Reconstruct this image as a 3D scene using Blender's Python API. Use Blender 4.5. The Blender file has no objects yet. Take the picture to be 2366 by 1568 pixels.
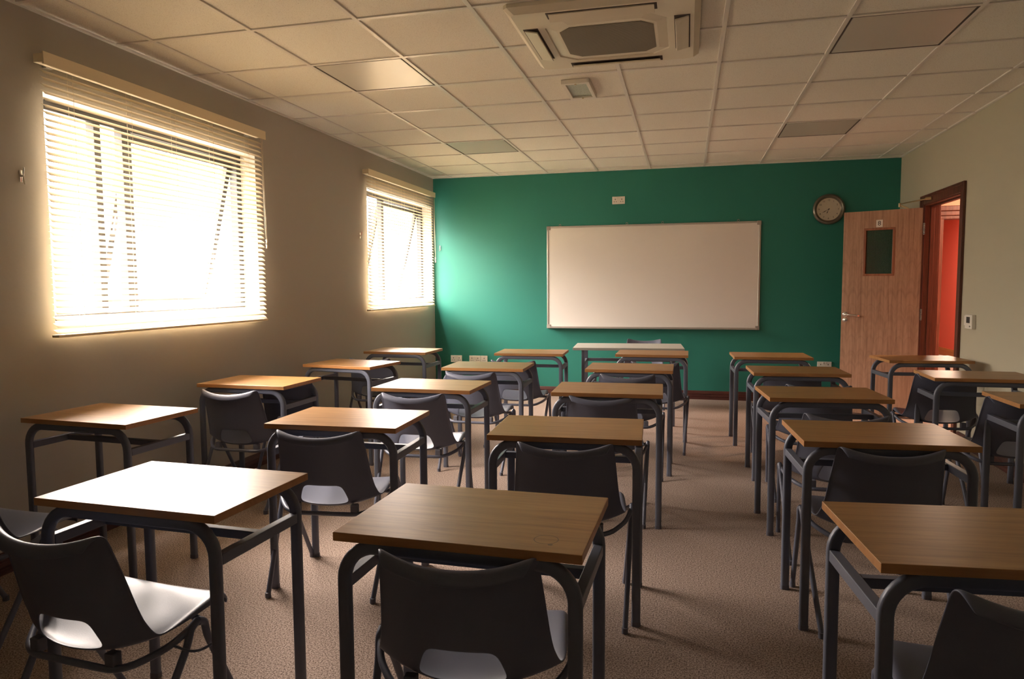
import bpy, bmesh, math, random
from mathutils import Vector, Matrix
random.seed(7)
PI = math.pi
sc = bpy.context.scene

# ------------------------------------------------------------------ camera
CAM_Z = 1.32
F_PX = 1622.57
yaw, pitch, roll = 0.2438, -0.0759, -0.0065
cy_, sy_ = math.cos(yaw), math.sin(yaw)
Fv = Vector((-sy_*math.cos(pitch), cy_*math.cos(pitch), math.sin(pitch)))
Rv = Vector((cy_, sy_, 0)); Uv = Rv.cross(Fv)
c_, s_ = math.cos(roll), math.sin(roll)
R2 = c_*Rv + s_*Uv; U2 = -s_*Rv + c_*Uv
cam = bpy.data.cameras.new('camera'); cam.sensor_width = 36; cam.sensor_fit = 'HORIZONTAL'
cam.lens = 36*F_PX/2366; cam.clip_start = 0.02
co = bpy.data.objects.new('camera', cam); sc.collection.objects.link(co)
m = Matrix.Identity(4)
for i in range(3):
    m[i][0], m[i][1], m[i][2] = R2[i], U2[i], -Fv[i]
m[2][3] = CAM_Z
co.matrix_world = m
sc.camera = co

# ------------------------------------------------------------------ world, light, exposure
sc.view_settings.view_transform = 'Standard'; sc.view_settings.look = 'None'
sc.view_settings.exposure = 1.85; sc.view_settings.gamma = 1.0
sc.view_settings.use_curve_mapping = False
SKY = 10.0
w = bpy.data.worlds.new('sky'); sc.world = w; w.use_nodes = True
nt = w.node_tree; bg = nt.nodes['Background']
tc = nt.nodes.new('ShaderNodeTexCoord'); sx = nt.nodes.new('ShaderNodeSeparateXYZ')
rp = nt.nodes.new('ShaderNodeValToRGB')
nt.links.new(tc.outputs['Generated'], sx.inputs[0])
mp = nt.nodes.new('ShaderNodeMapRange'); mp.inputs[1].default_value = -1; mp.inputs[2].default_value = 1
nt.links.new(sx.outputs['Z'], mp.inputs[0]); nt.links.new(mp.outputs[0], rp.inputs[0])
el = rp.color_ramp.elements
el[0].position = 0.40; el[0].color = (.30, .255, .22, 1)
el[1].position = 0.53; el[1].color = (.50, .438, .385, 1)
for p_, v_ in ((.60, 1.0), (.68, 2.0), (.80, 2.9), (.88, 3.6), (1.0, 5.0)):
    k = el.new(p_); k.color = (v_, v_*.868, v_*.775, 1)
nt.links.new(rp.outputs[0], bg.inputs[0])
my = nt.nodes.new('ShaderNodeMapRange')               # sky gradient added: brighter ahead, dimmer behind to calm the green wall's hot spot
my.inputs[1].default_value = -.6; my.inputs[2].default_value = .5; my.inputs[3].default_value = SKY*.62; my.inputs[4].default_value = SKY*1.22
nt.links.new(sx.outputs['Y'], my.inputs[0]); nt.links.new(my.outputs[0], bg.inputs[1])
w.cycles.sampling_method = 'MANUAL'; w.cycles.sample_map_resolution = 256

# ------------------------------------------------------------------ room constants
XL, XR, YW, YB, ZC = -3.074, 2.195, 8.347, -1.3, 2.653
WT = 0.30
WINS = [(2.865, 4.61, 1.135, 2.285), (6.46, 8.27, 1.14, 2.30)]     # y0 y1 z0 z1
for k, (y0, y1, z0, z1) in enumerate(WINS):                         # sky portals in the two window openings
    ld = bpy.data.lights.new('window_daylight', 'AREA'); ld.shape = 'RECTANGLE'
    ld.size = y1-y0; ld.size_y = z1-z0; ld.cycles.is_portal = True
    lo = bpy.data.objects.new('window_daylight', ld); sc.collection.objects.link(lo)
    lo.location = (XL-WT-0.02, (y0+y1)/2, (z0+z1)/2)
    lo.rotation_euler = (PI/2, 0, -PI/2)
# corridor ceiling lamp beyond the door
ld = bpy.data.lights.new('corridor_lamp', 'AREA'); ld.shape = 'DISK'; ld.size = 0.35
ld.energy = 44; ld.color = (1, .64, .42)
lo = bpy.data.objects.new('corridor_lamp', ld); sc.collection.objects.link(lo); lo.location = (3.5, 7.4, 2.55)
ld = bpy.data.lights.new('corridor_lamp', 'AREA'); ld.shape = 'DISK'; ld.size = 0.35
ld.energy = 34; ld.color = (1, .72, .52)
lo = bpy.data.objects.new('corridor_lamp', ld); sc.collection.objects.link(lo); lo.location = (4.0, 12.4, 2.60)

# ------------------------------------------------------------------ materials
def rgba(c): return (c[0], c[1], c[2], 1)
def mat(name, col, rough=.5, metal=0, spec=.5, bump=None, noise=None, coat=0):
    """bump=(scale,strength)  noise=(scale,colour2,lo,hi)"""
    M = bpy.data.materials.new(name); M.use_nodes = True
    t = M.node_tree; b = t.nodes['Principled BSDF']
    b.inputs['Base Color'].default_value = rgba(col); b.inputs['Roughness'].default_value = rough
    b.inputs['Metallic'].default_value = metal; b.inputs['Specular IOR Level'].default_value = spec
    b.inputs['Coat Weight'].default_value = coat
    if bump or noise:
        tcn = t.nodes.new('ShaderNodeTexCoord')
    if noise:
        n = t.nodes.new('ShaderNodeTexNoise'); n.inputs['Scale'].default_value = noise[0]; n.inputs['Detail'].default_value = 4
        t.links.new(tcn.outputs['Object'], n.inputs['Vector'])
        r = t.nodes.new('ShaderNodeValToRGB'); r.color_ramp.elements[0].position = noise[2]; r.color_ramp.elements[1].position = noise[3]
        r.color_ramp.elements[0].color = rgba(noise[1]); r.color_ramp.elements[1].color = rgba(col)
        t.links.new(n.outputs[0], r.inputs[0]); t.links.new(r.outputs[0], b.inputs['Base Color'])
    if bump:
        n = t.nodes.new('ShaderNodeTexNoise'); n.inputs['Scale'].default_value = bump[0]; n.inputs['Detail'].default_value = 3
        t.links.new(tcn.outputs['Object'], n.inputs['Vector'])
        bn = t.nodes.new('ShaderNodeBump'); bn.inputs['Strength'].default_value = bump[1]; bn.inputs['Distance'].default_value = .01
        t.links.new(n.outputs[0], bn.inputs['Height']); t.links.new(bn.outputs[0], b.inputs['Normal'])
    return M

def wood(name, cols, axis='X', rough=.3, stretch=14, scale=3.0, spec=.5, ring=None, rnd=True, coat=0, flames=False):
    """long grain along the given axis; cols dark, mid, light"""
    M = bpy.data.materials.new(name); M.use_nodes = True
    t = M.node_tree; b = t.nodes['Principled BSDF']; L = t.links
    b.inputs['Roughness'].default_value = rough; b.inputs['Specular IOR Level'].default_value = spec
    b.inputs['Coat Weight'].default_value = coat; b.inputs['Coat Roughness'].default_value = .15
    tcn = t.nodes.new('ShaderNodeTexCoord'); mp = t.nodes.new('ShaderNodeMapping')
    sc3 = {'X': (1, stretch, stretch), 'Z': (stretch, stretch, 1), 'Y': (stretch, 1, stretch)}[axis]
    mp.inputs['Scale'].default_value = sc3
    L.new(tcn.outputs['Object'], mp.inputs['Vector'])
    if rnd:
        oi = t.nodes.new('ShaderNodeObjectInfo'); mul = t.nodes.new('ShaderNodeMath'); mul.operation = 'MULTIPLY'; mul.inputs[1].default_value = 37
        L.new(oi.outputs['Random'], mul.inputs[0]); cb = t.nodes.new('ShaderNodeCombineXYZ')
        for k in range(3): L.new(mul.outputs[0], cb.inputs[k])
        L.new(cb.outputs[0], mp.inputs['Location'])
    n = t.nodes.new('ShaderNodeTexNoise'); n.inputs['Scale'].default_value = scale; n.inputs['Detail'].default_value = 8
    n.inputs['Roughness'].default_value = .62; n.inputs['Distortion'].default_value = .6
    L.new(mp.outputs[0], n.inputs['Vector'])
    r = t.nodes.new('ShaderNodeValToRGB'); e = r.color_ramp.elements
    e[0].position = .30; e[0].color = rgba(cols[0]); e[1].position = .72; e[1].color = rgba(cols[2])
    k = e.new(.50); k.color = rgba(cols[1])
    L.new(n.outputs[0], r.inputs[0]); out = r.outputs[0]
    if flames:                                    # crown-cut veneer: stacked arched figure
        sp = t.nodes.new('ShaderNodeSeparateXYZ'); L.new(tcn.outputs['Object'], sp.inputs[0])
        px = t.nodes.new('ShaderNodeMath'); px.operation = 'PINGPONG'; px.inputs[1].default_value = .043; L.new(sp.outputs['X'], px.inputs[0])
        sq = t.nodes.new('ShaderNodeMath'); sq.operation = 'POWER'; sq.inputs[1].default_value = 2; L.new(px.outputs[0], sq.inputs[0])
        ms = t.nodes.new('ShaderNodeMath'); ms.operation = 'MULTIPLY'; ms.inputs[1].default_value = 40; L.new(sq.outputs[0], ms.inputs[0])
        ad = t.nodes.new('ShaderNodeMath'); ad.operation = 'ADD'; L.new(ms.outputs[0], ad.inputs[0]); L.new(sp.outputs['Z'], ad.inputs[1])
        nz = t.nodes.new('ShaderNodeTexNoise'); nz.inputs['Scale'].default_value = 9; L.new(tcn.outputs['Object'], nz.inputs['Vector'])
        nm = t.nodes.new('ShaderNodeMath'); nm.operation = 'MULTIPLY_ADD'; nm.inputs[1].default_value = .10; L.new(nz.outputs[0], nm.inputs[0]); L.new(ad.outputs[0], nm.inputs[2])
        cb2 = t.nodes.new('ShaderNodeCombineXYZ'); L.new(nm.outputs[0], cb2.inputs[2])
        wv = t.nodes.new('ShaderNodeTexNoise'); wv.inputs['Scale'].default_value = 11; wv.inputs['Detail'].default_value = 3
        L.new(cb2.outputs[0], wv.inputs['Vector'])
        rr = t.nodes.new('ShaderNodeValToRGB'); rr.color_ramp.elements[0].position = .36; rr.color_ramp.elements[1].position = .52
        rr.color_ramp.elements[0].color = (.55, .5, .5, 1); rr.color_ramp.elements[1].color = (1, 1, 1, 1)
        L.new(wv.outputs[0], rr.inputs[0])
        mx = t.nodes.new('ShaderNodeMixRGB'); mx.blend_type = 'MULTIPLY'; mx.inputs[0].default_value = .38
        L.new(out, mx.inputs[1]); L.new(rr.outputs[0], mx.inputs[2]); out = mx.outputs[0]
    if ring:                                      # a dried cup ring with a smudge on its rim
        sp = t.nodes.new('ShaderNodeVectorMath'); sp.operation = 'DISTANCE'
        L.new(tcn.outputs['Object'], sp.inputs[0]); sp.inputs[1].default_value = ring
        a = t.nodes.new('ShaderNodeMath'); a.operation = 'SUBTRACT'; a.inputs[1].default_value = .028; L.new(sp.outputs['Value'], a.inputs[0])
        ab = t.nodes.new('ShaderNodeMath'); ab.operation = 'ABSOLUTE'; L.new(a.outputs[0], ab.inputs[0])
        lt = t.nodes.new('ShaderNodeMath'); lt.operation = 'LESS_THAN'; lt.inputs[1].default_value = .0013; L.new(ab.outputs[0], lt.inputs[0])
        s2 = t.nodes.new('ShaderNodeVectorMath'); s2.operation = 'DISTANCE'; L.new(tcn.outputs['Object'], s2.inputs[0])
        s2.inputs[1].default_value = (ring[0]+.016, ring[1]-.030, ring[2])
        l2 = t.nodes.new('ShaderNodeMath'); l2.operation = 'LESS_THAN'; l2.inputs[1].default_value = .006; L.new(s2.outputs['Value'], l2.inputs[0])
        mxx = t.nodes.new('ShaderNodeMath'); mxx.operation = 'MAXIMUM'; L.new(lt.outputs[0], mxx.inputs[0]); L.new(l2.outputs[0], mxx.inputs[1])
        fa = t.nodes.new('ShaderNodeMath'); fa.operation = 'MULTIPLY'; fa.inputs[1].default_value = .8; L.new(mxx.outputs[0], fa.inputs[0])
        mx = t.nodes.new('ShaderNodeMixRGB'); L.new(fa.outputs[0], mx.inputs[0]); L.new(out, mx.inputs[1]); mx.inputs[2].default_value = (.08, .04, .02, 1)
        out = mx.outputs[0]
    L.new(out, b.inputs['Base Color'])
    return M

M_left = mat('beige_wall_paint', (.50, .475, .42), .75, bump=(60, .05))
M_rear = mat('rear_wall_paint', (.80, .78, .72), .6)
M_right = mat('cream_wall_paint', (.49, .465, .355), .6, bump=(60, .05))
M_green = mat('green_wall_paint', (.030, .215, .170), .45, spec=.35, bump=(50, .04))
M_tile = mat('ceiling_tile', (.88, .86, .78), .85, noise=(200, (.68, .64, .56), .34, .44), bump=(220, .12))
M_grid = mat('ceiling_grid_metal', (.80, .77, .72), .33, spec=.5)
M_gap = mat('shadow_gap', (.10, .08, .07), .8)
M_diff = mat('light_diffuser', (.66, .64, .58), .25, spec=.32)
M_carpet = mat('brown_carpet', (.42, .325, .27), .95, noise=(170, (.13, .09, .07), .38, .60), bump=(260, .35), spec=.15)
M_skirt = wood('dark_mahogany', ((.035, .010, .008), (.07, .02, .015), (.11, .035, .025)), 'X', rough=.4, rnd=False)
M_skirtY = wood('dark_mahogany_lengthwise', ((.035, .010, .008), (.07, .02, .015), (.11, .035, .025)), 'Y', rough=.4, rnd=False)
M_frame = wood('door_frame_mahogany', ((.06, .018, .012), (.12, .035, .022), (.17, .055, .035)), 'Z', rough=.35, rnd=False)
M_leaf = wood('door_veneer', ((.28, .155, .095), (.42, .25, .16), (.52, .33, .22)), 'Z', rough=.38, stretch=22, scale=2.2, rnd=False, flames=True)
M_bead = wood('glazing_bead_wood', ((.22, .08, .04), (.30, .12, .06), (.36, .16, .08)), 'Z', rough=.35, rnd=False)
DK = ((.20, .095, .028), (.285, .143, .044), (.355, .195, .065))
M_top = wood('desk_laminate', DK, 'X', rough=.36, stretch=16, scale=3.4, spec=.5)
M_topring = wood('desk_laminate_ring', DK, 'X', rough=.36, stretch=16, scale=3.4, spec=.5, ring=(.205, -.140, .736))
M_edge = wood('desk_edge', ((.34, .155, .05), (.42, .20, .07), (.48, .24, .09)), 'X', rough=.35, stretch=10)
M_pale = mat('pale_laminate', (.44, .44, .40), .3)
M_steel = mat('grey_painted_steel', (.125, .137, .178), .4, spec=.45, metal=.1)
M_black = mat('black_plastic', (.120, .130, .178), .42, spec=.36, bump=(500, .06))
M_blackm = mat('black_steel_tube', (.12, .13, .175), .38, spec=.4)
M_rubber = mat('black_rubber', (.12, .12, .15), .7)
M_chrome = mat('polished_chrome', (.80, .78, .75), .16, metal=1)
M_brass = mat('brass', (.62, .50, .30), .3, metal=1)
M_white = mat('white_plastic', (.78, .75, .68), .4)
M_acp = mat('ac_plastic', (.80, .75, .62), .45)
M_acg = mat('ac_grille', (.30, .27, .22), .6)
M_board = mat('whiteboard_enamel', (.80, .77, .72), .32, spec=.4)
M_alu = mat('aluminium', (.62, .60, .56), .35, metal=.8)
M_cap = mat('grey_corner_cap', (.36, .33, .29), .5)
M_clockrim = mat('clock_rim', (.20, .18, .14), .3, metal=.6)
M_dial = mat('clock_dial', (.66, .60, .48), .5)
M_ink = mat('black_print', (.03, .025, .025), .6)
M_red = mat('red_wall_paint', (.66, .115, .085), .45, spec=.4)
M_plaster = mat('orange_plaster', (.60, .38, .26), .7)
M_orange = wood('orange_skirting', ((.30, .11, .03), (.40, .16, .045), (.48, .20, .06)), 'Y', rough=.35, rnd=False)
M_upvc = mat('window_frame_plastic', (.05, .047, .044), .4)
M_sill = mat('painted_sill', (.7, .66, .58), .5)
def slat_material():
    M = bpy.data.materials.new('blind_slat'); M.use_nodes = True; t = M.node_tree
    t.nodes.remove(t.nodes['Principled BSDF']); o = t.nodes['Material Output']
    d = t.nodes.new('ShaderNodeBsdfDiffuse'); d.inputs[0].default_value = (.86, .79, .64, 1)
    tr = t.nodes.new('ShaderNodeBsdfTranslucent'); tr.inputs[0].default_value = (.80, .64, .38, 1)
    mx = t.nodes.new('ShaderNodeMixShader'); mx.inputs[0].default_value = .16
    t.links.new(d.outputs[0], mx.inputs[1]); t.links.new(tr.outputs[0], mx.inputs[2])
    t.links.new(mx.outputs[0], o.inputs[0]); return M
M_slat = slat_material()
M_rail = mat('blind_rail', (.92, .80, .56), .45)
M_cord = mat('blind_cord', (.80, .72, .56), .7)
def pane_material(name, tint, frac, rough=0.0):
    M = bpy.data.materials.new(name); M.use_nodes = True; t = M.node_tree
    t.nodes.remove(t.nodes['Principled BSDF']); o = t.nodes['Material Output']
    a = t.nodes.new('ShaderNodeBsdfTransparent'); a.inputs[0].default_value = rgba(tint)
    g = t.nodes.new('ShaderNodeBsdfGlossy'); g.inputs['Roughness'].default_value = rough
    mx = t.nodes.new('ShaderNodeMixShader'); mx.inputs[0].default_value = frac
    t.links.new(a.outputs[0], mx.inputs[1]); t.links.new(g.outputs[0], mx.inputs[2])
    t.links.new(mx.outputs[0], o.inputs[0]); return M
M_glass = pane_material('window_glass', (.97, .97, .97), .05)
M_wired = pane_material('wired_door_glass', (.62, .68, .62), .10, .2)

# ------------------------------------------------------------------ mesh helpers
def obj(name, bm, m, parent=None, smooth=False, loc=None):
    me = bpy.data.meshes.new(name); bm.normal_update(); bm.to_mesh(me); bm.free()
    for mm in (m if isinstance(m, (list, tuple)) else [m]): me.materials.append(mm)
    if smooth:
        me.polygons.foreach_set('use_smooth', [True]*len(me.polygons))
        if smooth == 'auto':
            me.set_sharp_from_angle(angle=math.radians(40))
    o = bpy.data.objects.new(name, me); sc.collection.objects.link(o)
    if parent: o.parent = parent
    if loc: o.location = loc
    return o
def struct(name, bm, m, smooth=False):
    o = obj(name, bm, m, None, smooth); o['kind'] = 'structure'; return o
def thing(name, label, cat, loc=(0, 0, 0), rz=0, group=None, kind=None):
    o = bpy.data.objects.new(name, None); sc.collection.objects.link(o)
    o.location = loc; o.rotation_euler = (0, 0, rz); o.empty_display_size = .1
    if kind: o['kind'] = kind
    else: o['label'] = label; o['category'] = cat
    if group: o['group'] = group
    return o
def tag(o, label, cat, group=None):
    o['label'] = label; o['category'] = cat
    if group: o['group'] = group
    return o
def box(bm, x0, x1, y0, y1, z0, z1, bev=0, mi=0, M=None):
    vs = [bm.verts.new((x, y, z)) for x in (x0, x1) for y in (y0, y1) for z in (z0, z1)]
    fs = [(0, 1, 3, 2), (4, 6, 7, 5), (0, 4, 5, 1), (2, 3, 7, 6), (0, 2, 6, 4), (1, 5, 7, 3)]
    faces = [bm.faces.new([vs[i] for i in f]) for f in fs]
    for f in faces: f.material_index = mi
    if bev:
        es = list({e for f in faces for e in f.edges})
        r = bmesh.ops.bevel(bm, geom=es, offset=bev, segments=2, affect='EDGES', profile=.5)
        for f in r['faces']: f.material_index = mi
        vs = list({v for f in faces if f.is_valid for v in f.verts} | set(r['verts']))
    if M is not None:
        bmesh.ops.transform(bm, matrix=M, verts=vs)
    return vs
def tube(bm, pts, r=.01, seg=12, prof=None, caps=True, up=None):
    """sweep a circle (or closed 2D profile) along pts"""
    P = [Vector(p) for p in pts]; n = len(P); rings = []
    if prof is None: prof = [(r*math.cos(2*PI*k/seg), r*math.sin(2*PI*k/seg)) for k in range(seg)]
    T = []
    for i in range(n):
        a = P[max(i-1, 0)]; b = P[min(i+1, n-1)]; T.append((b-a).normalized())
    nrm = Vector(up) if up else (Vector((0, 0, 1)) if abs(T[0].z) < .9 else Vector((0, 1, 0)))
    nrm = (nrm - T[0]*nrm.dot(T[0])).normalized()
    for i in range(n):
        if i: nrm = (nrm - T[i]*nrm.dot(T[i])).normalized()
        bi = T[i].cross(nrm)
        s = 1.0
        if 0 < i < n-1:
            c = T[i].dot((P[i+1]-P[i]).normalized()); s = 1/max(c, .5)
        rings.append([bm.verts.new(P[i] + nrm*u + bi*v) for u, v in prof])
    k = len(prof)
    for i in range(n-1):
        for j in range(k):
            bm.faces.new((rings[i][j], rings[i][(j+1) % k], rings[i+1][(j+1) % k], rings[i+1][j]))
    if caps:
        bm.faces.new(rings[0][::-1]); bm.faces.new(rings[-1])
def rrect(w, h, r, seg=3):
    o = []
    for cx, cy, a0 in ((w/2-r, h/2-r, 0), (-w/2+r, h/2-r, PI/2), (-w/2+r, -h/2+r, PI), (w/2-r, -h/2+r, 3*PI/2)):
        for k in range(seg+1):
            a = a0 + PI/2*k/seg; o.append((cx+r*math.cos(a), cy+r*math.sin(a)))
    return o
def arc(c, r, a0, a1, n, ax1, ax2):
    c, ax1, ax2 = Vector(c), Vector(ax1), Vector(ax2)
    return [c + ax1*(r*math.cos(a0+(a1-a0)*k/n)) + ax2*(r*math.sin(a0+(a1-a0)*k/n)) for k in range(n+1)]
def lathe(bm, prof, n=48, M=None):
    """revolve (r, h) about the local y axis (points towards -y)"""
    rings = []
    for r, h in prof:
        rings.append([bm.verts.new((r*math.cos(2*PI*k/n), -h, r*math.sin(2*PI*k/n))) for k in range(n)])
    for a, b in zip(rings, rings[1:]):
        for k in range(n): bm.faces.new((a[k], a[(k+1) % n], b[(k+1) % n], b[k]))
    bm.faces.new(rings[0][::-1]); bm.faces.new(rings[-1])
    if M is not None: bmesh.ops.transform(bm, matrix=M, verts=[v for r in rings for v in r])
def cyl(bm, p0, p1, r, seg=16): tube(bm, [p0, p1], r, seg)
def copy_tree(o, parent=None):
    c = o.copy(); sc.collection.objects.link(c)
    if parent: c.parent = parent
    for ch in list(o.children): copy_tree(ch, c)
    return c
def NB(): return bmesh.new()
def text_mesh(s, size, M, bm):
    cu = bpy.data.curves.new('t', 'FONT'); cu.body = s; cu.size = size; cu.align_x = 'CENTER'; cu.align_y = 'CENTER'; cu.extrude = .0004
    ob = bpy.data.objects.new('t', cu); sc.collection.objects.link(ob)
    dg = bpy.context.evaluated_depsgraph_get()
    me = bpy.data.meshes.new_from_object(ob.evaluated_get(dg)); me.transform(M); bm.from_mesh(me)
    bpy.data.objects.remove(ob); bpy.data.curves.remove(cu); bpy.data.meshes.remove(me)

# ------------------------------------------------------------------ room shell
bm = NB(); box(bm, XL-.3, 5.0, YB-.2, 16, -.1, 0); struct('floor', bm, M_carpet)
# left wall with two window openings
bm = NB(); x0, x1 = XL-WT, XL
ys = [YB-.2]
for (a, b, c, d) in WINS:
    box(bm, x0, x1, ys[-1], a, 0, ZC+.15); box(bm, x0, x1, a, b, 0, c); box(bm, x0, x1, a, b, d, ZC+.15); ys.append(b)
box(bm, x0, x1, ys[-1], YW+.2, 0, ZC+.15)
struct('wall_left', bm, M_left)
bm = NB(); box(bm, XL, XR+.12, YW, YW+.2, 0, ZC+.15); struct('wall_back', bm, M_green)
# right wall with the door opening
DY0, DY1, DZ = 6.560, 7.535, 2.085
bm = NB(); box(bm, XR, XR+.12, YB-.2, DY0, 0, ZC+.15); box(bm, XR, XR+.12, DY1, YW, 0, ZC+.15); box(bm, XR, XR+.12, DY0, DY1, DZ, ZC+.15)
struct('wall_right', bm, M_right)
bm = NB(); box(bm, XL, XR, YB-.2, YB, 0, ZC+.15); struct('wall_front', bm, M_rear)
# ceiling: tile plane + T-bar grid
bm = NB(); box(bm, XL, XR, YB, YW, ZC+.008, ZC+.06); struct('ceiling', bm, M_tile)
GX0, GY0 = -3.4259, 5.1359
gxs = [GX0+.6*i for i in range(1, 10)]; gys = [GY0+.6*r for r in range(-10, 6)]
bm = NB(); hb = .0115
for x in gxs: box(bm, x-hb, x+hb, YB, YW, ZC, ZC+.009, bev=.0015)
for y in gys:
    if y < YB+.05: continue
    for xa, xb in zip([XL]+gxs, gxs+[XR]):
        box(bm, xa+(hb if xa != XL else 0), xb-(hb if xb != XR else 0), y-hb, y+hb, ZC+.0006, ZC+.009)
struct('trim_1', bm, M_grid)
bm = NB()                                          # perimeter angle
box(bm, XL, XL+.022, YB, YW, ZC-.002, ZC+.009); box(bm, XR-.022, XR, YB, YW, ZC-.002, ZC+.009); box(bm, XL+.022, XR-.022, YW-.022, YW, ZC-.002, ZC+.009)
struct('trim_2', bm, M_grid)

# recessed square luminaires in the grid (all switched off)
LP = [(2, -2, 'switched-off square ceiling light, window side, bright sheen on its diffuser'),
      (2, 2, 'switched-off square ceiling light in the corner near window and green wall'),
      (7, -2, 'switched-off square ceiling light right of the air conditioner, dark edge gap'),
      (7, 2, 'switched-off square ceiling light over the door end of the green wall')]
pl0 = None
def make_light():
    t = thing('ceiling_light', '', '', (0, 0, ZC), 0, 'square recessed ceiling lights')
    bm = NB(); a = .2885
    for (x0, x1, y0, y1) in ((-a, a, -a, -a+.009), (-a, a, a-.009, a), (-a, -a+.009, -a+.009, a-.009), (a-.009, a, -a+.009, a-.009)):
        box(bm, x0, x1, y0, y1, .001, .0078)
    obj('frame', bm, M_gap, t)
    bm = NB(); b = .277; box(bm, -b, b, -b, b, .0015, .0075, bev=.002); obj('diffuser', bm, M_diff, t)
    return t
for i, r, lab in LP:
    if pl0 is None: pl0 = make_light(); t = pl0
    else: t = copy_tree(pl0)
    t.location = (GX0+.6*i+.3, GY0+.6*r+.3, ZC); tag(t, lab, 'ceiling light')

# skirtings
def skirt(name, x0, x1, y0, y1, m):
    bm = NB(); zs = [(0, .020), (.030, .016), (.036, .019), (.060, .015), (.066, .018), (.088, .012), (.1, .006)]
    alongx = (x1-x0) > (y1-y0)
    if name == 'baseboard_back': sec = [(y1, 0)]+[(y1-d, z) for z, d in zs]+[(y1, .1)]
    elif name == 'baseboard_left': sec = [(x0, 0)]+[(x0+d, z) for z, d in zs]+[(x0, .1)]
    else: sec = [(x1, 0)]+[(x1-d, z) for z, d in zs]+[(x1, .1)]
    rings = []
    for e in ((x0, x1) if alongx else (y0, y1)):
        rings.append([bm.verts.new((e, s, z) if alongx else (s, e, z)) for s, z in sec])
    n = len(sec)
    for k in range(n): bm.faces.new((rings[0][k], rings[0][(k+1) % n], rings[1][(k+1) % n], rings[1][k]))
    bm.faces.new(rings[0][::-1]); bm.faces.new(rings[1]); bmesh.ops.recalc_face_normals(bm, faces=bm.faces)
    struct(name, bm, m)
skirt('baseboard_back', XL+.02, XR-.02, YW-.02, YW, M_skirt)
skirt('baseboard_left', XL, XL+.02, YB, YW, M_skirtY)
skirt('baseboard_right', XR-.02, XR, YB, DY0-.10, M_skirtY)

# ------------------------------------------------------------------ windows
def window(n, y0, y1, z0, z1, muls, sash, tilt):
    t = thing('window_%d' % n, None, None, (XL-.15, (y0+y1)/2, z0), kind='structure')
    hy = (y1-y0)/2; H = z1-z0
    bm = NB(); f = .05
    box(bm, -.03, .03, -hy, hy, 0, f, .004); box(bm, -.03, .03, -hy, hy, H-f, H, .004)
    box(bm, -.03, .03, -hy, -hy+f, f, H-f, .004); box(bm, -.03, .03, hy-f, hy, f, H-f, .004)
    for yy, ww in muls: box(bm, -.03, .03, yy-(y0+y1)/2-ww/2, yy-(y0+y1)/2+ww/2, f, H-f, .004)
    obj('window_frame', bm, M_upvc, t)
    bm = NB(); s0, s1 = sash[0]-(y0+y1)/2, sash[1]-(y0+y1)/2; q = .045; h = H-2*f
    box(bm, -.02, .02, s0, s1, -q, 0, .004); box(bm, -.02, .02, s0, s1, -h, -h+q, .004)
    box(bm, -.02, .02, s0, s0+q, -h+q, -q, .004); box(bm, -.02, .02, s1-q, s1, -h+q, -q, .004)
    sa = obj('opening_sash', bm, M_upvc, t, loc=(-.03, 0, H-f)); sa.rotation_euler = (0, tilt, 0)
    bm = NB(); box(bm, -.003, .003, s0+q, s1-q, -h+q, -q); obj('glass_pane', bm, M_glass, sa)
    bm = NB(); box(bm, .02, .035, s0+.01, s0+.03, -h*.56, -h*.45, .003); box(bm, .035, .045, s0+.01, s0+.09, -h*.5, -h*.48, .003)
    obj('window_handle', bm, M_rubber, sa)
    edges = [-hy+f]+[yy-(y0+y1)/2 for yy, _ in muls]+[hy-f]
    for a, b in zip(edges, edges[1:]):
        if a < (s0+s1)/2 < b: continue
        bm = NB(); box(bm, -.003, .003, a, b, f, H-f); obj('glass_pane', bm, M_glass, t)
    bm = NB(); box(bm, .03, .152, -hy, hy, -.0, .018, .004); obj('window_sill', bm, M_sill, t)
window(1, *WINS[0], [(3.312, .045), (3.525, .07)], (3.56, 4.57), .24)
window(2, *WINS[1], [(7.10, .055)], (7.13, 8.22), .24)

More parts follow.
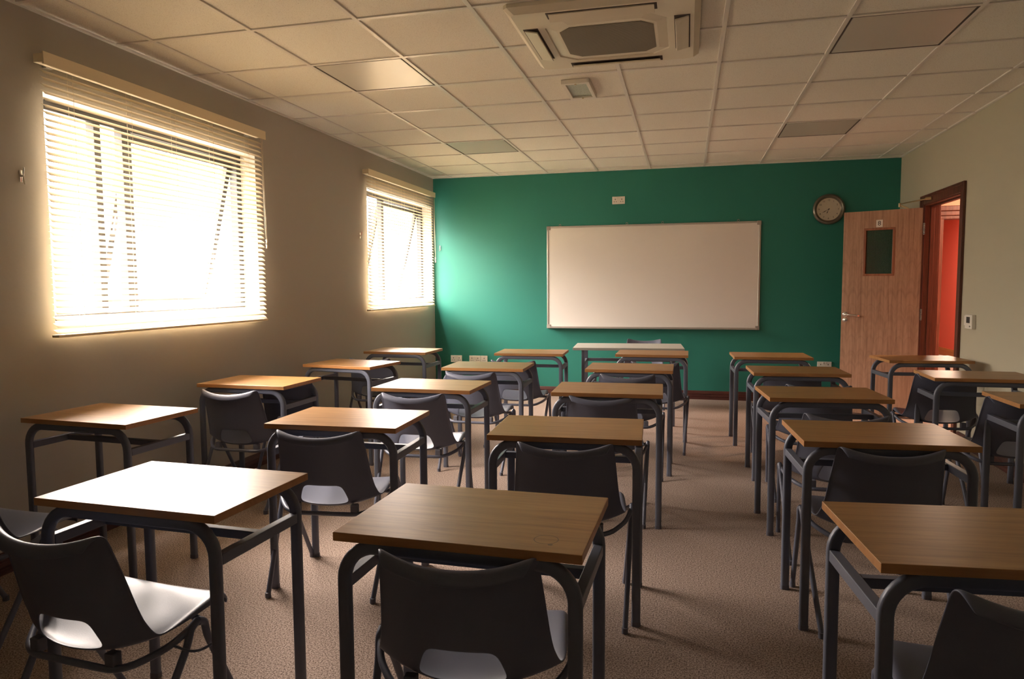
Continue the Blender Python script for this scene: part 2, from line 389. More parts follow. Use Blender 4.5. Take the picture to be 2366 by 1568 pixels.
# ------------------------------------------------------------------ venetian blinds
def blind(y0, y1, ztop, zbot, label, tilt_deg):
    t = thing('venetian_blind', label, 'blind', (XL, (y0+y1)/2, zbot), 0, 'venetian blinds on the window wall')
    hy = (y1-y0)/2; H = ztop-zbot
    bm = NB(); box(bm, .088, .096, -hy, hy, H-.060, H, .0015); obj('valance', bm, M_rail, t)
    bm = NB(); box(bm, .022, .086, -hy+.012, hy-.012, H-.045, H-.004, .002); obj('headrail', bm, M_rail, t)
    for s in (-1, 1):
        bm = NB(); box(bm, 0.0, .026, s*(hy-.10)-.02, s*(hy-.10)+.02, H-.05, H-.002, .002); obj('bracket', bm, M_alu, t)
    bm = NB(); n = 40; zs = H-.085; pitch_ = (zs-.028)/(n-1); wd = .0185; tl = math.radians(tilt_deg); xc = .058
    for k in range(n):
        z = .028+k*pitch_; m_ = 4; row = []
        for q in range(m_+1):
            u = (q/m_*2-1)*wd; cr = .0022*(1-(q/m_*2-1)**2)
            x = xc+u*math.cos(tl)+cr*math.sin(tl); zz = z-u*math.sin(tl)+cr*math.cos(tl)
            row.append((x, zz))
        A = [bm.verts.new((x, -hy+.02, zz)) for x, zz in row]; B = [bm.verts.new((x, hy-.02, zz)) for x, zz in row]
        for q in range(m_): bm.faces.new((A[q], B[q], B[q+1], A[q+1]))
    o = obj('slats', bm, M_slat, t, smooth=True)
    bm = NB(); box(bm, .036, .080, -hy+.018, hy-.018, 0, .014, .003); obj('bottom_rail', bm, M_rail, t)
    for f in (-.80, -.38, 0, .38, .80):
        bm = NB()
        for xx in (xc-.0165, xc+.0165):
            tube(bm, [(xx, f*hy, .008), (xx, f*hy, H-.05)], .0008, 5)
        for k in range(n):
            z = .028+k*pitch_-.004
            tube(bm, [(xc-.0165, f*hy, z+.008), (xc+.0165, f*hy, z-.008)], .0005, 4, caps=False)
        obj('ladder_cord', bm, M_cord, t)
    bm = NB()                                       # pull cords with their toggles
    yc = hy-.055
    pts = [(.094, yc, H-.06), (.094, yc+.004, H*.7), (.096, yc+.012, H*.48), (.096, yc+.018, H*.43)]
    tube(bm, pts, .0016, 6); tube(bm, [(p[0]+.004, p[1]+.006, p[2]) for p in pts], .0016, 6)
    for dz in (0, .035): tube(bm, [(.097, yc+.018, H*.43-dz), (.099, yc+.024, H*.43-.012-dz), (.097, yc+.02, H*.43-.028-dz)], .007, 8)
    obj('pull_cord', bm, M_cord, t, smooth=True)
    return t
blind(2.79, 4.61, 2.448, 1.080, 'wide cream venetian blind on the nearer, larger-looking window', 37)
blind(6.315, 8.165, 2.455, 1.085, 'cream venetian blind on the far window beside the green wall', 31)

def cleat(loc, rz, label):
    bm = NB(); box(bm, -.006, .006, 0, .004, -.028, .028, .001)
    tube(bm, [(0, .004, 0), (0, .016, .002), (0, .020, .020), (0, .023, .040)], .0032, 6)
    tube(bm, [(0, .004, 0), (0, .016, -.002), (0, .020, -.020), (0, .023, -.040)], .0032, 6)
    cyl(bm, (0, .002, 0), (0, .012, 0), .007, 10)
    o = obj('cord_cleat', bm, M_chrome, smooth='auto'); o.location = loc; o.rotation_euler = (0, 0, rz)
    tag(o, label, 'cleat', 'cord cleats beside the windows')
cleat((XL, 2.72, 1.855), -PI/2, 'small metal cord cleat left of the near window')
cleat((XL, 4.70, 1.865), -PI/2, 'small metal cord cleat right of the near window')
cleat((XL, 6.29, 1.815), -PI/2, 'small metal cord cleat left of the far window')
cleat((-2.992, YW, 1.797), PI, 'small metal cord cleat on the green wall at its left corner')

# ------------------------------------------------------------------ door
FR = .012
bm = NB()                                           # architrave + lining = door frame
def arch(bm, side):
    xs = (XR-.018, XR) if side < 0 else (XR+.12, XR+.138)
    aw = .085
    for (w_, d_) in ((0, 0), ):
        box(bm, xs[0], xs[1], DY0-aw+.02, DY0+.02, 0, DZ-.02+aw, .004)
        box(bm, xs[0], xs[1], DY1-.02, DY1-.02+aw, 0, DZ-.02+aw, .004)
        box(bm, xs[0], xs[1], DY0+.02, DY1-.02, DZ-.02, DZ-.02+aw, .004)
    if side < 0:
        box(bm, xs[0]-.006, xs[0]+.004, DY0-aw+.02, DY0-aw+.045, 0, DZ-.02+aw, .003)
        box(bm, xs[0]-.006, xs[0]+.004, DY1-.045+aw, DY1-.02+aw, 0, DZ-.02+aw, .003)
        box(bm, xs[0]-.006, xs[0]+.004, DY0-aw+.045, DY1-.045+aw, DZ-.045+aw, DZ-.02+aw, .003)
arch(bm, -1); arch(bm, 1)
box(bm, XR-.004, XR+.124, DY0, DY0+.03, 0, DZ, .002); box(bm, XR-.004, XR+.124, DY1-.03, DY1, 0, DZ, .002); box(bm, XR-.004, XR+.124, DY0+.03, DY1-.03, DZ-.03, DZ, .002)
box(bm, XR+.045, XR+.080, DY0+.03, DY0+.044, 0, DZ-.03, .002); box(bm, XR+.045, XR+.080, DY1-.044, DY1-.03, 0, DZ-.03, .002); box(bm, XR+.045, XR+.080, DY0+.044, DY1-.044, DZ-.044, DZ-.03, .002)
struct('trim_3', bm, M_frame)
HX, HY = XR-.012, 7.515
FX, FY = 1.540, 7.800
LW = math.hypot(HX-FX, HY-FY); ang = math.atan2(FY-HY, FX-HX)
d1 = thing('door_1', None, None, (HX, HY, 0), ang-PI, kind='structure')     # local -x points to the free edge, -y faces the camera
LT = .044; LH = 2.040; g0, g1, gz0, gz1 = -LW*.72, -LW*.345, 1.405, 1.862
bm = NB()
box(bm, -LW, g0, 0, LT, .006, LH); box(bm, g1, 0, 0, LT, .006, LH); box(bm, g0, g1, 0, LT, .006, gz0); box(bm, g0, g1, 0, LT, gz1, LH)
leaf = obj('door_leaf', bm, M_leaf, d1)
bm = NB(); q = .022
for yy in (-.006, LT-.006):
    box(bm, g0-.008, g1+.008, yy, yy+.012, gz1-q+.008, gz1+.008, .003); box(bm, g0-.008, g1+.008, yy, yy+.012, gz0-.008, gz0+q-.008, .003)
    box(bm, g0-.008, g0+q-.008, yy, yy+.012, gz0+q-.008, gz1-q+.008, .003); box(bm, g1-q+.008, g1+.008, yy, yy+.012, gz0+q-.008, gz1-q+.008, .003)
obj('glazing_bead', bm, M_bead, leaf)
bm = NB(); box(bm, g0, g1, .019, .025, gz0, gz1); gl = obj('glass_panel', bm, M_wired, leaf)
bm = NB()
k = 0
while g0+.01+k*.0095 < g1-.005:
    x = g0+.01+k*.0095; tube(bm, [(x, .017, gz0+.012), (x, .017, gz1-.012)], .0007, 4, caps=False); k += 1
obj('reeded_ribs', bm, M_wired, gl)
bm = NB(); nx = -LW*.535; box(bm, nx-.029, nx+.029, -.004, 0, 1.876, 1.948, .001); ns = obj('number_plate', bm, M_white, leaf)
bm = NB(); text_mesh('8', .062, Matrix.Translation((nx, -.0045, 1.912)) @ Matrix.Rotation(PI/2, 4, 'X'), bm); obj('numeral', bm, M_ink, ns)
bm = NB(); hx = -LW+.040
R90 = Matrix.Translation((hx, 0, 1.010)); lathe(bm, [(.026, 0), (.026, .006), (.022, .009), (.011, .010), (.011, .045), (.012, .048)], 24, R90)
tube(bm, [(hx, -.045, 1.010), (hx+.02, -.055, 1.010), (hx+.045, -.058, 1.008), (hx+.125, -.056, 1.000), (hx+.132, -.045, .999)], .0095, 10)
obj('door_handle', bm, M_chrome, leaf, smooth='auto')
bm = NB(); lathe(bm, [(.025, 0), (.025, .006), (.021, .009), (.004, .009)], 24, Matrix.Translation((hx, 0, .952)))
box(bm, hx-.004, hx+.004, -.013, -.008, .940, .962, .001); obj('lock_escutcheon', bm, M_chrome, leaf, smooth='auto')
for hz in (1.84, 1.02, .22):
    bm = NB(); cyl(bm, (.010, .0, hz-.055), (.010, .0, hz+.055), .0075, 12)
    for kk in range(-2, 3): box(bm, .0015, .0185, -.009, -.006, hz+kk*.022-.009, hz+kk*.022+.009)
    box(bm, .001, .004, .004, .034, hz-.05, hz+.05)
    obj('hinge', bm, M_chrome, leaf, smooth='auto')
bm = NB()
box(bm, -.26, -.04, LT, LT+.055, LH-.085, LH-.025, .006)       # closer body on the hidden face
A = Vector((-.14, LT+.02, LH-.02))
elbow = Vector((-.215, .065, LH+.045))
tube(bm, [A, A+Vector((0, 0, .025)), elbow], .009, 8); cyl(bm, elbow-Vector((0, 0, .018)), elbow+Vector((0, 0, .018)), .012, 12)
R_ = Matrix.Rotation(-(ang-PI), 4, 'Z'); fp = R_ @ Vector((XR-.04-HX, 7.28-HY, 0)); fp.z = 2.100
tube(bm, [elbow+Vector((.02, 0, .012)), fp], .0065, 8)
tube(bm, [fp-Vector((.03, 0, 0)), fp+Vector((.02, 0, 0))], .013, 10)
obj('door_closer', bm, M_brass, leaf, smooth='auto')

# ------------------------------------------------------------------ corridor beyond the door
CX = XR+.12
bm = NB(); box(bm, 4.6, 4.7, 5.0, 16, 0, 2.8); struct('wall_corridor', bm, M_red)
bm = NB(); box(bm, 4.58, 4.6, 5.0, 16, 0, .12, .003); box(bm, 4.585, 4.6, 5.0, 16, .12, .14, .003); struct('baseboard_corridor', bm, M_orange)
bm = NB(); box(bm, XR+.12, 4.6, 5.0, 16, 2.7, 2.8); struct('ceiling_corridor', bm, M_plaster)
bm = NB(); box(bm, CX, 4.6, 4.9, 5.0, 0, 2.8); box(bm, CX, 4.7, 15.9, 16, 0, 2.8); struct('wall_corridor_end', bm, M_plaster)
bm = NB(); box(bm, XR, CX, YW+.2, 15.9, 0, 2.8); struct('wall_corridor_near', bm, M_plaster)
PY = 8.62                                            # cross frame of a fire door further along the corridor
bm = NB(); box(bm, CX, 2.66, PY, PY+.1, 0, 2.7); box(bm, 2.66, 4.6, PY, PY+.1, 2.15, 2.7); box(bm, 3.72, 4.6, PY, PY+.1, 0, 2.15); struct('wall_partition', bm, M_plaster)
bm = NB()
box(bm, 2.64, 2.70, PY-.02, PY+.12, 0, 2.015, .003); box(bm, 3.68, 3.74, PY-.02, PY+.12, 0, 2.015, .003)
box(bm, 2.60, 3.78, PY-.02, PY+.12, 2.015, 2.05, .003); box(bm, 2.60, 3.78, PY-.035, PY, 2.05, 2.10, .006); box(bm, 2.58, 3.80, PY-.05, PY, 2.10, 2.155, .006)
struct('trim_4', bm, M_frame)

# ------------------------------------------------------------------ whiteboard
WX0, WX1, WZ0, WZ1 = -1.633, .795, .812, 2.026
t = thing('whiteboard', 'large blank whiteboard with aluminium frame on the green wall', 'whiteboard', ((WX0+WX1)/2, YW, WZ0))
hw = (WX1-WX0)/2; H = WZ1-WZ0
bm = NB(); box(bm, -hw+.012, hw-.012, -.016, -.002, .012, H-.012); obj('board_surface', bm, M_board, t)
bm = NB(); f = .022
box(bm, -hw, hw, -.022, 0, H-f, H, .004); box(bm, -hw, hw, -.022, 0, 0, f, .004); box(bm, -hw, -hw+f, -.022, 0, f, H-f, .004); box(bm, hw-f, hw, -.022, 0, f, H-f, .004)
obj('frame', bm, M_alu, t)
for sx_ in (-1, 1):
    for zz in (.020, H-.020):
        bm = NB(); xc = sx_*(hw-.020); box(bm, xc-.023, xc+.023, -.026, -.0, zz-.023, zz+.023, .005); obj('corner_cap', bm, M_cap, t)
bm = NB(); box(bm, -hw+.03, hw-.03, -.075, -.022, .002, .008, .002); box(bm, -hw+.03, hw-.03, -.078, -.070, .002, .020, .002); obj('pen_tray', bm, M_alu, t)
for fx in (-.87, -.22, .115, .80):
    bm = NB(); tube(bm, arc((fx*hw, -.010, H+.012), .011, 0, 2*PI, 16, (1, 0, 0), (0, 0, 1)), .003, 6, caps=False); box(bm, fx*hw-.006, fx*hw+.006, -.014, -.006, H-.008, H+.004)
    obj('hanging_hook', bm, M_cap, t)

# ------------------------------------------------------------------ clock
t = thing('wall_clock', 'round cream-faced wall clock with bronze rim showing about twenty to seven', 'clock', (1.488, YW, 2.130))
bm = NB(); lathe(bm, [(.150, 0), (.163, .012), (.165, .026), (.158, .040), (.146, .047), (.138, .044), (.132, .036), (.128, .022), (.120, .016)], 64); obj('rim', bm, M_clockrim, t, smooth='auto')
bm = NB(); lathe(bm, [(.1215, .0155), (.1215, .0175)], 64); obj('dial', bm, M_dial, t)
for h in range(1, 13):
    bm = NB(); a = h*PI/6; text_mesh(str(h), .026, Matrix.Translation((.098*math.sin(a), -.0182, .098*math.cos(a))) @ Matrix.Rotation(PI/2, 4, 'X'), bm)
    obj('numeral', bm, M_ink, t)
def hand(name, deg, ln, wd, dep):
    bm = NB(); pts = [(-.0015, -.012), (.0015, -.012), (.0015, ln*.35), (wd, ln*.6), (.0012, ln*.8), (0, ln), (-.0012, ln*.8), (-wd, ln*.6), (-.0015, ln*.35)]
    a = [bm.verts.new((x, -dep, z)) for x, z in pts]; b = [bm.verts.new((x, -dep-.001, z)) for x, z in pts]
    bm.faces.new(a[::-1]); bm.faces.new(b)
    for k in range(len(pts)): bm.faces.new((a[k], a[(k+1) % len(pts)], b[(k+1) % len(pts)], b[k]))
    bmesh.ops.rotate(bm, verts=bm.verts, cent=(0, 0, 0), matrix=Matrix.Rotation(math.radians(deg), 3, 'Y'))
    obj(name, bm, M_ink, t)
hand('minute_hand', 241, .082, .004, .024); hand('hour_hand', 203, .058, .0045, .021)
bm = NB(); lathe(bm, [(.006, .0175), (.006, .028)], 16); obj('hub', bm, M_ink, t)
# faint printed line under the twelve is too blurred to read in the photo and is left out

# ------------------------------------------------------------------ sockets on the green wall
def socket(x, z, w_, h_, label, kind='double'):
    t = thing('wall_socket', label, 'socket', (x, YW, z), 0, 'white sockets on the green wall')
    bm = NB(); box(bm, -w_/2, w_/2, -.010, 0, -h_/2, h_/2, .003); obj('face_plate', bm, M_white, t)
    cs = (-w_*.26, w_*.26) if kind == 'double' else (0,)
    for c in cs:
        bm = NB()
        box(bm, c-.004, c+.004, -.0112, -.0098, h_*.06, h_*.20); box(bm, c-.016, c-.008, -.0112, -.0098, -h_*.22, -h_*.14); box(bm, c+.008, c+.016, -.0112, -.0098, -h_*.22, -h_*.14)
        obj('pin_holes', bm, M_ink, t)
    for c in ((-.012, .012) if kind == 'double' else (.0,)):
        bm = NB(); box(bm, c-.007, c+.007, -.016, -.009, h_*.20, h_*.42, .002); obj('rocker_switch', bm, M_white, t)
    return t
socket(-.784, 2.308, .146, .087, 'white double socket high above the whiteboard')
socket(-2.795, .416, .146, .087, 'white double socket low on the green wall, nearest the window corner')
socket(-2.552, .416, .146, .087, 'white double socket low on the green wall, joined to a small single plate')
socket(-2.433, .416, .086, .087, 'white single outlet plate right beside a low double socket', 'single')
socket(1.489, .420, .148, .087, 'white double socket low on the green wall beside the open door')

t = thing('thermostat', 'small white thermostat with dark display on the wall right of the door', 'thermostat', (XR, 6.285, 1.015), 0)
bm = NB(); box(bm, -.030, 0, -.095, .045, -.056, .056, .004); box(bm, -.018, 0, .045, .098, -.035, .045, .003); obj('housing', bm, M_white, t)
bm = NB(); box(bm, -.0315, -.029, -.055, .012, -.010, .038); obj('display', bm, M_ink, t)
bm = NB(); cyl(bm, (-.036, -.065, -.035), (-.029, -.065, -.035), .006, 12); obj('dial', bm, M_cap, t)

# ------------------------------------------------------------------ air-conditioning cassette
AX0, AX1, AY0, AY1 = -.868, .050, 3.335, 4.270
acx, acy = (AX0+AX1)/2, (AY0+AY1)/2; ax, ay = (AX1-AX0)/2, (AY1-AY0)/2
t = thing('air_conditioner', 'square beige air conditioning cassette set into the ceiling', 'air conditioner', (acx, acy, ZC))
def frame_panel():
    bm = NB(); D = -.044
    def loop(fx, fy, ch, z): 
        return [bm.verts.new(p) for p in ((-fx+ch, -fy, z), (fx-ch, -fy, z), (fx, -fy+ch, z), (fx, fy-ch, z), (fx-ch, fy, z), (-fx+ch, fy, z), (-fx, fy-ch, z), (-fx, -fy+ch, z))]
    Ls = [loop(ax, ay, .02, 0), loop(ax, ay, .02, -.018), loop(ax-.030, ay-.030, .02, D), loop(.300, .310, .085, D), loop(.297, .307, .085, D+.010)]
    for a, b in zip(Ls, Ls[1:]):
        for k in range(8): bm.faces.new((a[k], a[(k+1) % 8], b[(k+1) % 8], b[k]))
    bmesh.ops.recalc_face_normals(bm, faces=bm.faces); return bm, D
bm, D = frame_panel(); o = obj('fascia', bm, M_acp, t)
bm = NB(); ch = .085; fx, fy = .297, .307
pts = [(-fx+ch, -fy), (fx-ch, -fy), (fx, -fy+ch), (fx, fy-ch), (fx-ch, fy), (-fx+ch, fy), (-fx, fy-ch), (-fx, -fy+ch)]
a = [bm.verts.new((x, y, D+.006)) for x, y in pts]; b = [bm.verts.new((x*.84, y*.84, D-.004)) for x, y in pts]
for k in range(8): bm.faces.new((a[k], a[(k+1) % 8], b[(k+1) % 8], b[k]))
bm.faces.new(b)
gr = obj('intake_grille', bm, M_acp, t)
bm = NB(); k = 0
while True:
    y = -.225+k*.0075
    if y > .225: break
    hwx = .235 if abs(y) < .17 else .235-(abs(y)-.17)*1.0
    box(bm, -hwx, hwx, y, y+.004, D-.007, D-.0045); k += 1
obj('grille_bars', bm, M_acg, gr)
for (px, py, lw, lh, rz) in ((0, -.385, .26, .038, 0), (0, .385, .26, .038, PI), (-.372, 0, .24, .038, -PI/2), (.372, 0, .24, .038, PI/2)):
    Mt = Matrix.Translation((px, py, 0)) @ Matrix.Rotation(rz, 4, 'Z')
    bm = NB(); box(bm, -lw, lw, -lh, lh, D-.0015, D+.001, M=Mt); sl = obj('air_slot', bm, M_gap, t)
    bm = NB(); box(bm, -lw+.012, lw-.012, -lh+.006, lh-.004, -.004, .004, .002, M=Mt @ Matrix.Translation((0, 0, D-.010)) @ Matrix.Rotation(math.radians(-12), 4, 'X')); obj('louvre', bm, M_acp, t)

# emergency downlight
t = thing('emergency_light', 'small rectangular emergency light with frosted glass beside the air conditioner', 'ceiling light', (-.7225, 4.840, ZC))
bm = NB(); hx_, hy_ = .092, .200
for (x0, x1, y0, y1) in ((-hx_, hx_, -hy_, -hy_+.035), (-hx_, hx_, hy_-.035, hy_), (-hx_, -hx_+.024, -hy_+.035, hy_-.035), (hx_-.024, hx_, -hy_+.035, hy_-.035)):
    box(bm, x0, x1, y0, y1, -.022, .006, .002)
obj('housing', bm, M_white, t)
M_frost = mat('frosted_glass', (.46, .52, .44), .35, noise=(90, (.34, .40, .34), .35, .6))
bm = NB(); box(bm, -hx_+.022, hx_-.022, -hy_+.033, hy_-.033, -.010, -.004); obj('frosted_panel', bm, M_frost, t)
bm = NB(); box(bm, -.006, .006, -hy_+.018, -hy_+.034, -.026, -.021, .001); box(bm, -.006, .006, hy_-.034, hy_-.018, -.026, -.021, .001); obj('clip', bm, M_brass, t)

# ------------------------------------------------------------------ school desks
DW, DD, DH = .604, .432, .736
def make_desk(topm):
    t = thing('school_desk', '', '', (0, 0, 0))
    bm = NB(); vs = box(bm, -DW/2, DW/2, -DD/2, DD/2, DH-.022, DH, .0015)
    bm.faces.ensure_lookup_table(); bm.normal_update()
    for f in bm.faces:
        if abs(f.normal.z) < .5: f.material_index = 1
    obj('tabletop', bm, [topm, M_edge], t)
    prof = rrect(.034, .024, .009, 3)
    lx = .283; zt = DH-.036; R = .085
    for yy in (-.195, .172):
        pts = [(-lx, yy, .012)] + [(-lx, yy, .3), (-lx, yy, zt-R)]
        pts += arc((-lx+R, yy, zt-R), R, PI, PI/2, 8, (1, 0, 0), (0, 0, 1))[1:]
        pts += arc((lx-R, yy, zt-R), R, PI/2, 0, 8, (1, 0, 0), (0, 0, 1))
        pts += [(lx, yy, .3), (lx, yy, .012)]
        bm = NB(); tube(bm, pts, prof=prof, up=(1, 0, 0)); fr = obj('leg_frame', bm, M_steel, t, smooth='auto')
        for s in (-1, 1):
            bm = NB(); tube(bm, [(s*lx, yy, 0), (s*lx, yy, .018)], prof=rrect(.036, .026, .009, 3), up=(1, 0, 0)); obj('foot_cap', bm, M_rubber, fr)
    for s in (-1, 1):
        bm = NB(); box(bm, s*lx-.013, s*lx+.013, -.183, .160, .592, .622, .002); obj('side_rail', bm, M_steel, t)
    bm = NB(); box(bm, -lx+.013, lx-.013, -.012, .014, .594, .620, .002); obj('cross_rail', bm, M_steel, t)
    return t
S = .936
DESKS = [
 ('A1', -2.804, 2.913, -.056, 'school desk nearest the camera in the row along the window wall'),
 ('A2', -2.785, 4.160, -.014, 'school desk by the window wall, second from the camera, black chair before it'),
 ('A3', -2.682, 5.299, -.144, 'slightly turned school desk by the window wall, between the two blinds'),
 ('A4', -2.719, 6.480, -.025, 'school desk by the window wall nearest the green wall, below the far blind'),
 ('B1', -1.565, 1.876, -.040, 'front left school desk with its top washed white by window glare'),
 ('B2', -1.570, 3.068, .029, 'school desk directly behind the glare-white front desk'),
 ('B3', -1.575, 4.224, -.013, 'third school desk from the camera in the column next to the window row'),
 ('B4', -1.519, 5.345, .026, 'fourth school desk from the camera in the column next to the window row'),
 ('B5', -1.428, 6.542, .044, 'school desk before the low sockets, second column from the windows'),
 ('C1', -.545, 1.815, -.022, 'front centre school desk with a faint cup ring on its wooden top'),
 ('C2', -.500, 3.054, .044, 'school desk directly behind the one with the cup ring'),
 ('C3', -.454, 4.273, .033, 'middle-column school desk, third from the camera'),
 ('C4', -.414, 5.444, .006, 'middle-column school desk, fourth from the camera'),
 ('C5', -.302, 6.627, -.004, 'middle-column school desk right in front of the pale teacher desk'),
 ('D1', .729, 1.943, .095, 'front right school desk cut off by the picture corner'),
 ('D2', .770, 3.210, .057, 'second school desk from the camera in the column right of the aisle'),
 ('D3', .756, 4.334, .081, 'third school desk from the camera in the column right of the aisle'),
 ('D4', .782, 5.465, .042, 'fourth school desk from the camera in the column right of the aisle'),
 ('D5', .723, 6.591, .034, 'school desk right of the aisle nearest the green wall, left of the low socket'),
 ('E5', 1.909, 6.529, .098, 'school desk standing in front of the open door'),
 ('E4', 1.927, 5.387, -.009, 'middle school desk of the three along the door wall'),
 ('E3', 1.993, 4.346, .017, 'school desk by the door wall, only its left end in view at the picture edge')]
proto = make_desk(M_top); first = True
ringtop = None
for key, x, y, a, lab in DESKS:
    if first: t = proto; first = False
    else: t = copy_tree(proto)
    t.location = (x*S, y*S, 0); t.rotation_euler = (0, 0, a); tag(t, lab, 'desk', 'single school desks in rows')
    if key == 'C1':
        tt = [c for c in t.children if c.name.startswith('tabletop')][0]
        tt.data = tt.data.copy(); tt.data.materials[0] = M_topring

t = thing('teacher_desk', 'long pale-topped teacher desk in front of the whiteboard', 'desk', (-.545, 6.865, 0), .07)
bm = NB(); box(bm, -.515, .515, -.28, .28, DH-.024, DH, .002); obj('tabletop', bm, M_pale, t)
for sx_ in (-1, 1):
    for sy2 in (-1, 1):
        bm = NB(); xx, yy = sx_*.42, sy2*.22; box(bm, xx-.015, xx+.015, yy-.015, yy+.015, 0, DH-.024, .002); obj('leg', bm, M_steel, t)
    bm = NB(); xx = sx_*.42; box(bm, xx-.012, xx+.012, -.205, .205, .560, .590, .002); obj('side_rail', bm, M_steel, t)
bm = NB(); box(bm, -.405, .405, .205, .235, .560, .590, .002); box(bm, -.405, .405, .205, .235, DH-.054, DH-.024, .002); obj('cross_rail', bm, M_steel, t)

# ------------------------------------------------------------------ moulded chairs
def shell_mesh():
    # (y, z, half width, side dy, side dz, lip dy, lip dz)
    rows = [(-.258, .644, .158, .026, .024, 0, -.004),
            (-.256, .662, .170, .031, .027, 0, -.005),
            (-.244, .676, .180, .036, .030, 0, -.006),
            (-.228, .671, .187, .040, .030, 0, -.006),
            (-.216, .638, .191, .045, .020, -.006, -.004),
            (-.200, .585, .197, .052, .008, -.008, 0),
            (-.186, .525, .204, .060, .0, -.008, 0),
            (-.176, .464, .211, .068, .002, -.008, 0),
            (-.168, .418, .219, .072, .020, -.006, 0),
            (-.156, .380, .227, .070, .036, -.004, 0),
            (-.130, .364, .234, .056, .048, 0, 0),
            (-.085, .364, .236, .030, .052, 0, -.004),
            (-.010, .374, .235, .010, .046, 0, -.012),
            (.070, .390, .231, 0, .036, 0, -.016),
            (.135, .405, .227, -.004, .024, 0, -.018),
            (.178, .408, .221, -.008, .014, 0, -.018),
            (.196, .396, .215, -.012, .009, 0, -.014),
            (.200, .376, .209, -.014, .006, 0, -.008)]
    us = [-1, -.955, -.85, -.66, -.46, -.24, 0, .24, .46, .66, .85, .955, 1]
    holeL, holeR, h0, h1 = 4, 8, 7, 9
    bm = NB(); g = []
    for ri, (y, z, hw_, sdy, sdz, ldy, ldz) in enumerate(rows):
        r = []; z += .022 if ri < 6 else .012
        for ci, u in enumerate(us):
            uu = u
            if h0-1 <= ri <= h1+1 and ci in (3, 4, 5, 7, 8, 9):
                tgt = {7: .40, 8: .45, 9: .485}.get(ri, .46)
                s = -1 if u < 0 else 1
                if ci in (4, 8): uu = s*tgt
                if ci in (3, 9): uu = s*(tgt+.20)
            w2 = abs(uu)**2.2
            x = hw_*uu; yy = y+sdy*w2; zz = z+sdz*w2
            if abs(u) == 1: yy += ldy; zz += ldz
            r.append(bm.verts.new((x, yy, zz)))
        g.append(r)
    for ri in range(len(rows)-1):
        for ci in range(len(us)-1):
            if h0 <= ri < h1 and holeL <= ci < holeR: continue
            bm.faces.new((g[ri][ci], g[ri+1][ci], g[ri+1][ci+1], g[ri][ci+1]))
    me = bpy.data.meshes.new('seat_shell'); bm.normal_update(); bm.to_mesh(me); bm.free()
    o = bpy.data.objects.new('tmp', me); sc.collection.objects.link(o)
    so = o.modifiers.new('s', 'SOLIDIFY'); so.thickness = .006; so.offset = 0
    su = o.modifiers.new('u', 'SUBSURF'); su.levels = 2; su.render_levels = 2
    dg = bpy.context.evaluated_depsgraph_get(); m2 = bpy.data.meshes.new_from_object(o.evaluated_get(dg))
    bpy.data.objects.remove(o); m2.name = 'seat_shell'; m2.materials.clear(); m2.materials.append(M_black)
    m2.polygons.foreach_set('use_smooth', [True]*len(m2.polygons)); return m2
def smoothpath(pts, n=6):
    P = [Vector(p) for p in pts]; out = [P[0]]
    for i in range(1, len(P)-1):
        a, b, c = P[i-1], P[i], P[i+1]; d = min((b-a).length, (c-b).length)*.45
        p0 = b+(a-b).normalized()*d; p1 = b+(c-b).normalized()*d
        for k in range(n+1):
            s = k/n; out.append(p0*(1-s)**2+b*2*s*(1-s)+p1*s*s)
    out.append(P[-1]); return out
def make_chair():
    t = thing('school_chair', '', '', (0, 0, 0))
    o = bpy.data.objects.new('seat_shell', shell_mesh()); sc.collection.objects.link(o); o.parent = t
    for s in (-1, 1):
        for (yf, ya) in ((-.225, -.010), (.232, .045)):
            bm = NB()
            ym = .0175; zt = .422
            pts = [(s*.232, yf, .012), (s*.255, ya+(.008 if ya > 0 else -.008), zt-.055), (s*.258, ya*.9+ym*.1, zt-.012), (s*.258, ym, zt)]
            tube(bm, smoothpath(pts, 5), .0105, 10); lg = obj('leg', bm, M_blackm, t, smooth='auto')
            bm = NB(); tube(bm, [(s*.2318, yf, 0), (s*.2323, yf, .022)], .0125, 10); obj('foot_tip', bm, M_rubber, lg, smooth='auto')
    bm = NB()                                        # bent tube carrying the rear of the shell
    pts = [(-.258, .017, .418), (-.238, -.06, .382), (-.165, -.150, .350), (.165, -.150, .350), (.238, -.06, .382), (.258, .017, .418)]
    tube(bm, smoothpath(pts, 5), .0095, 10); obj('rear_rail', bm, M_blackm, t, smooth='auto')
    bm = NB()
    pts = [(-.258, .020, .416), (-.228, .07, .390), (-.15, .10, .386), (.15, .10, .386), (.228, .07, .390), (.258, .020, .416)]
    tube(bm, smoothpath(pts, 5), .0095, 10); obj('front_rail', bm, M_blackm, t, smooth='auto')
    for s in (-1, 1):
        bm = NB(); box(bm, s*.13-.016, s*.13+.016, -.152, -.124, .352, .392, .004); obj('mounting_block', bm, M_rubber, t)
    return t
def chair_pose(xc, ytop, a):
    """from the middle of the back's top edge"""
    return (xc - math.sin(a)*.215, ytop + math.cos(a)*.215, a)
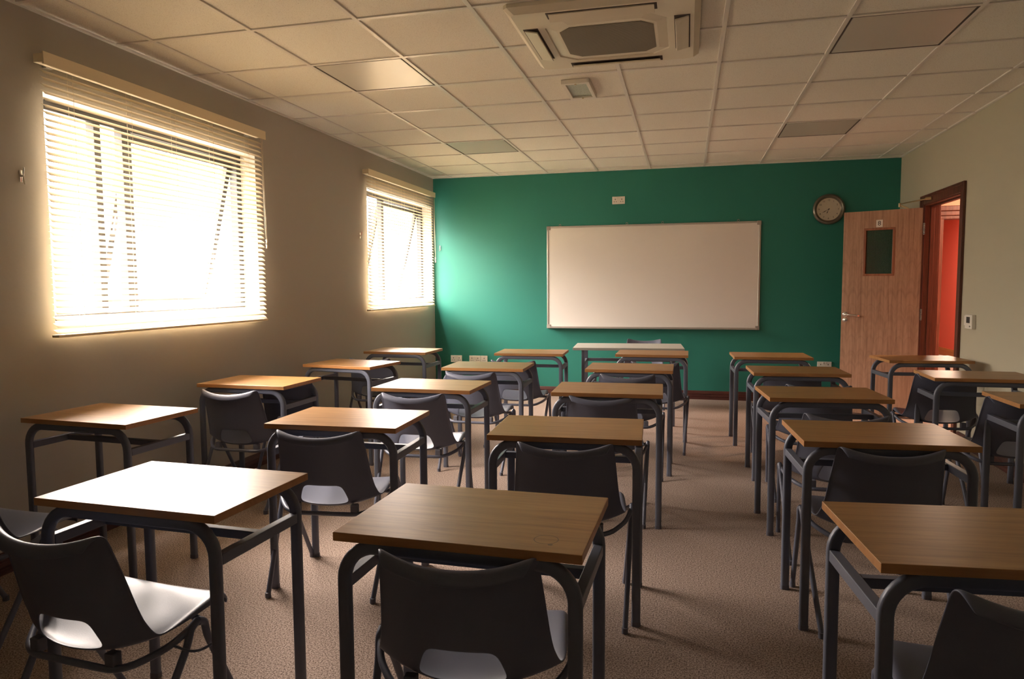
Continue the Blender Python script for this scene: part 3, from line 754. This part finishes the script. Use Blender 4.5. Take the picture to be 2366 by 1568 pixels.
CHAIRS = [
 ('A1', -2.650, 1.905, .0, 'black moulded chair at the left picture edge, mostly cut off'),
 ('A2', -2.695, 3.680, .0, 'black chair at the second window-side desk, pale light along its top edge'),
 ('A3', -2.605, 4.150, .0, 'black chair seen beneath the top of the second window-side desk'),
 ('A4', -2.680, 5.600, .0, 'black chair seen through the frame of the turned desk between the blinds'),
 ('B1', -1.605, 1.415, -.08, 'nearest black chair bottom left with brightly lit seat'),
 ('B2', -1.542, 2.695, .11, 'black chair with bright cut-out, between the glare-white desk and the desk behind it'),
 ('B3', -1.545, 3.780, .05, 'black chair at the third desk of the column next to the window row'),
 ('B4', -1.525, 4.835, -.02, 'black chair at the fourth desk of the column next to the window row'),
 ('B5', -1.405, 5.650, .0, 'black chair at the desk before the low sockets, seat showing right'),
 ('C1', -.513, 1.494, .075, 'nearest black chair in the middle, at the desk with the cup ring'),
 ('C2', -.460, 2.685, .083, 'black chair directly behind the desk with the cup ring'),
 ('C3', -.460, 3.915, .08, 'black chair at the third desk of the middle column'),
 ('C4', -.395, 4.900, .10, 'black chair at the fourth desk of the middle column'),
 ('C5', -.245, 5.735, .0, 'black chair at the last pupil desk before the teacher desk'),
 ('D1', .725, 1.540, .0, 'dark chair at the bottom right picture corner'),
 ('D2', .760, 2.860, .09, 'black chair at the second desk right of the aisle, tall dark back'),
 ('D3', .745, 3.570, .0, 'black chair at the third desk right of the aisle, top just above a desk'),
 ('D4', .795, 4.600, .0, 'black chair at the fourth desk right of the aisle, almost hidden'),
 ('D5', .770, 5.480, .0, 'black chair at the desk right of the aisle nearest the green wall'),
 ('E5', 1.725, 5.310, .0, 'black chair behind the middle desk of the door wall, facing the open door'),
 ('E4', 1.790, 4.310, .0, 'black chair at the right picture edge, behind the cut-off door-wall desk')]
cp = make_chair(); first = True
for key, xc, yt, a, lab in CHAIRS:
    x, y, a = chair_pose(xc*.968, yt*.968, a)
    if first: t = cp; first = False
    else: t = copy_tree(cp)
    t.location = (x, y, 0); t.rotation_euler = (0, 0, a); tag(t, lab, 'chair', 'black moulded school chairs')
    if key == 'B1':                                  # wire linking bracket showing under this seat
        bm = NB()
        pts = [(.235, -.055, .386), (.300, -.040, .365), (.312, .055, .365), (.245, .085, .386)]
        tube(bm, smoothpath(pts, 4), .0035, 8); obj('linking_wire', bm, M_blackm, t, smooth='auto')
t = copy_tree(cp); t.location = (-.455, 7.735, 0); t.rotation_euler = (0, 0, PI)
tag(t, 'black chair behind the teacher desk, only its top visible', 'chair', 'black moulded school chairs')
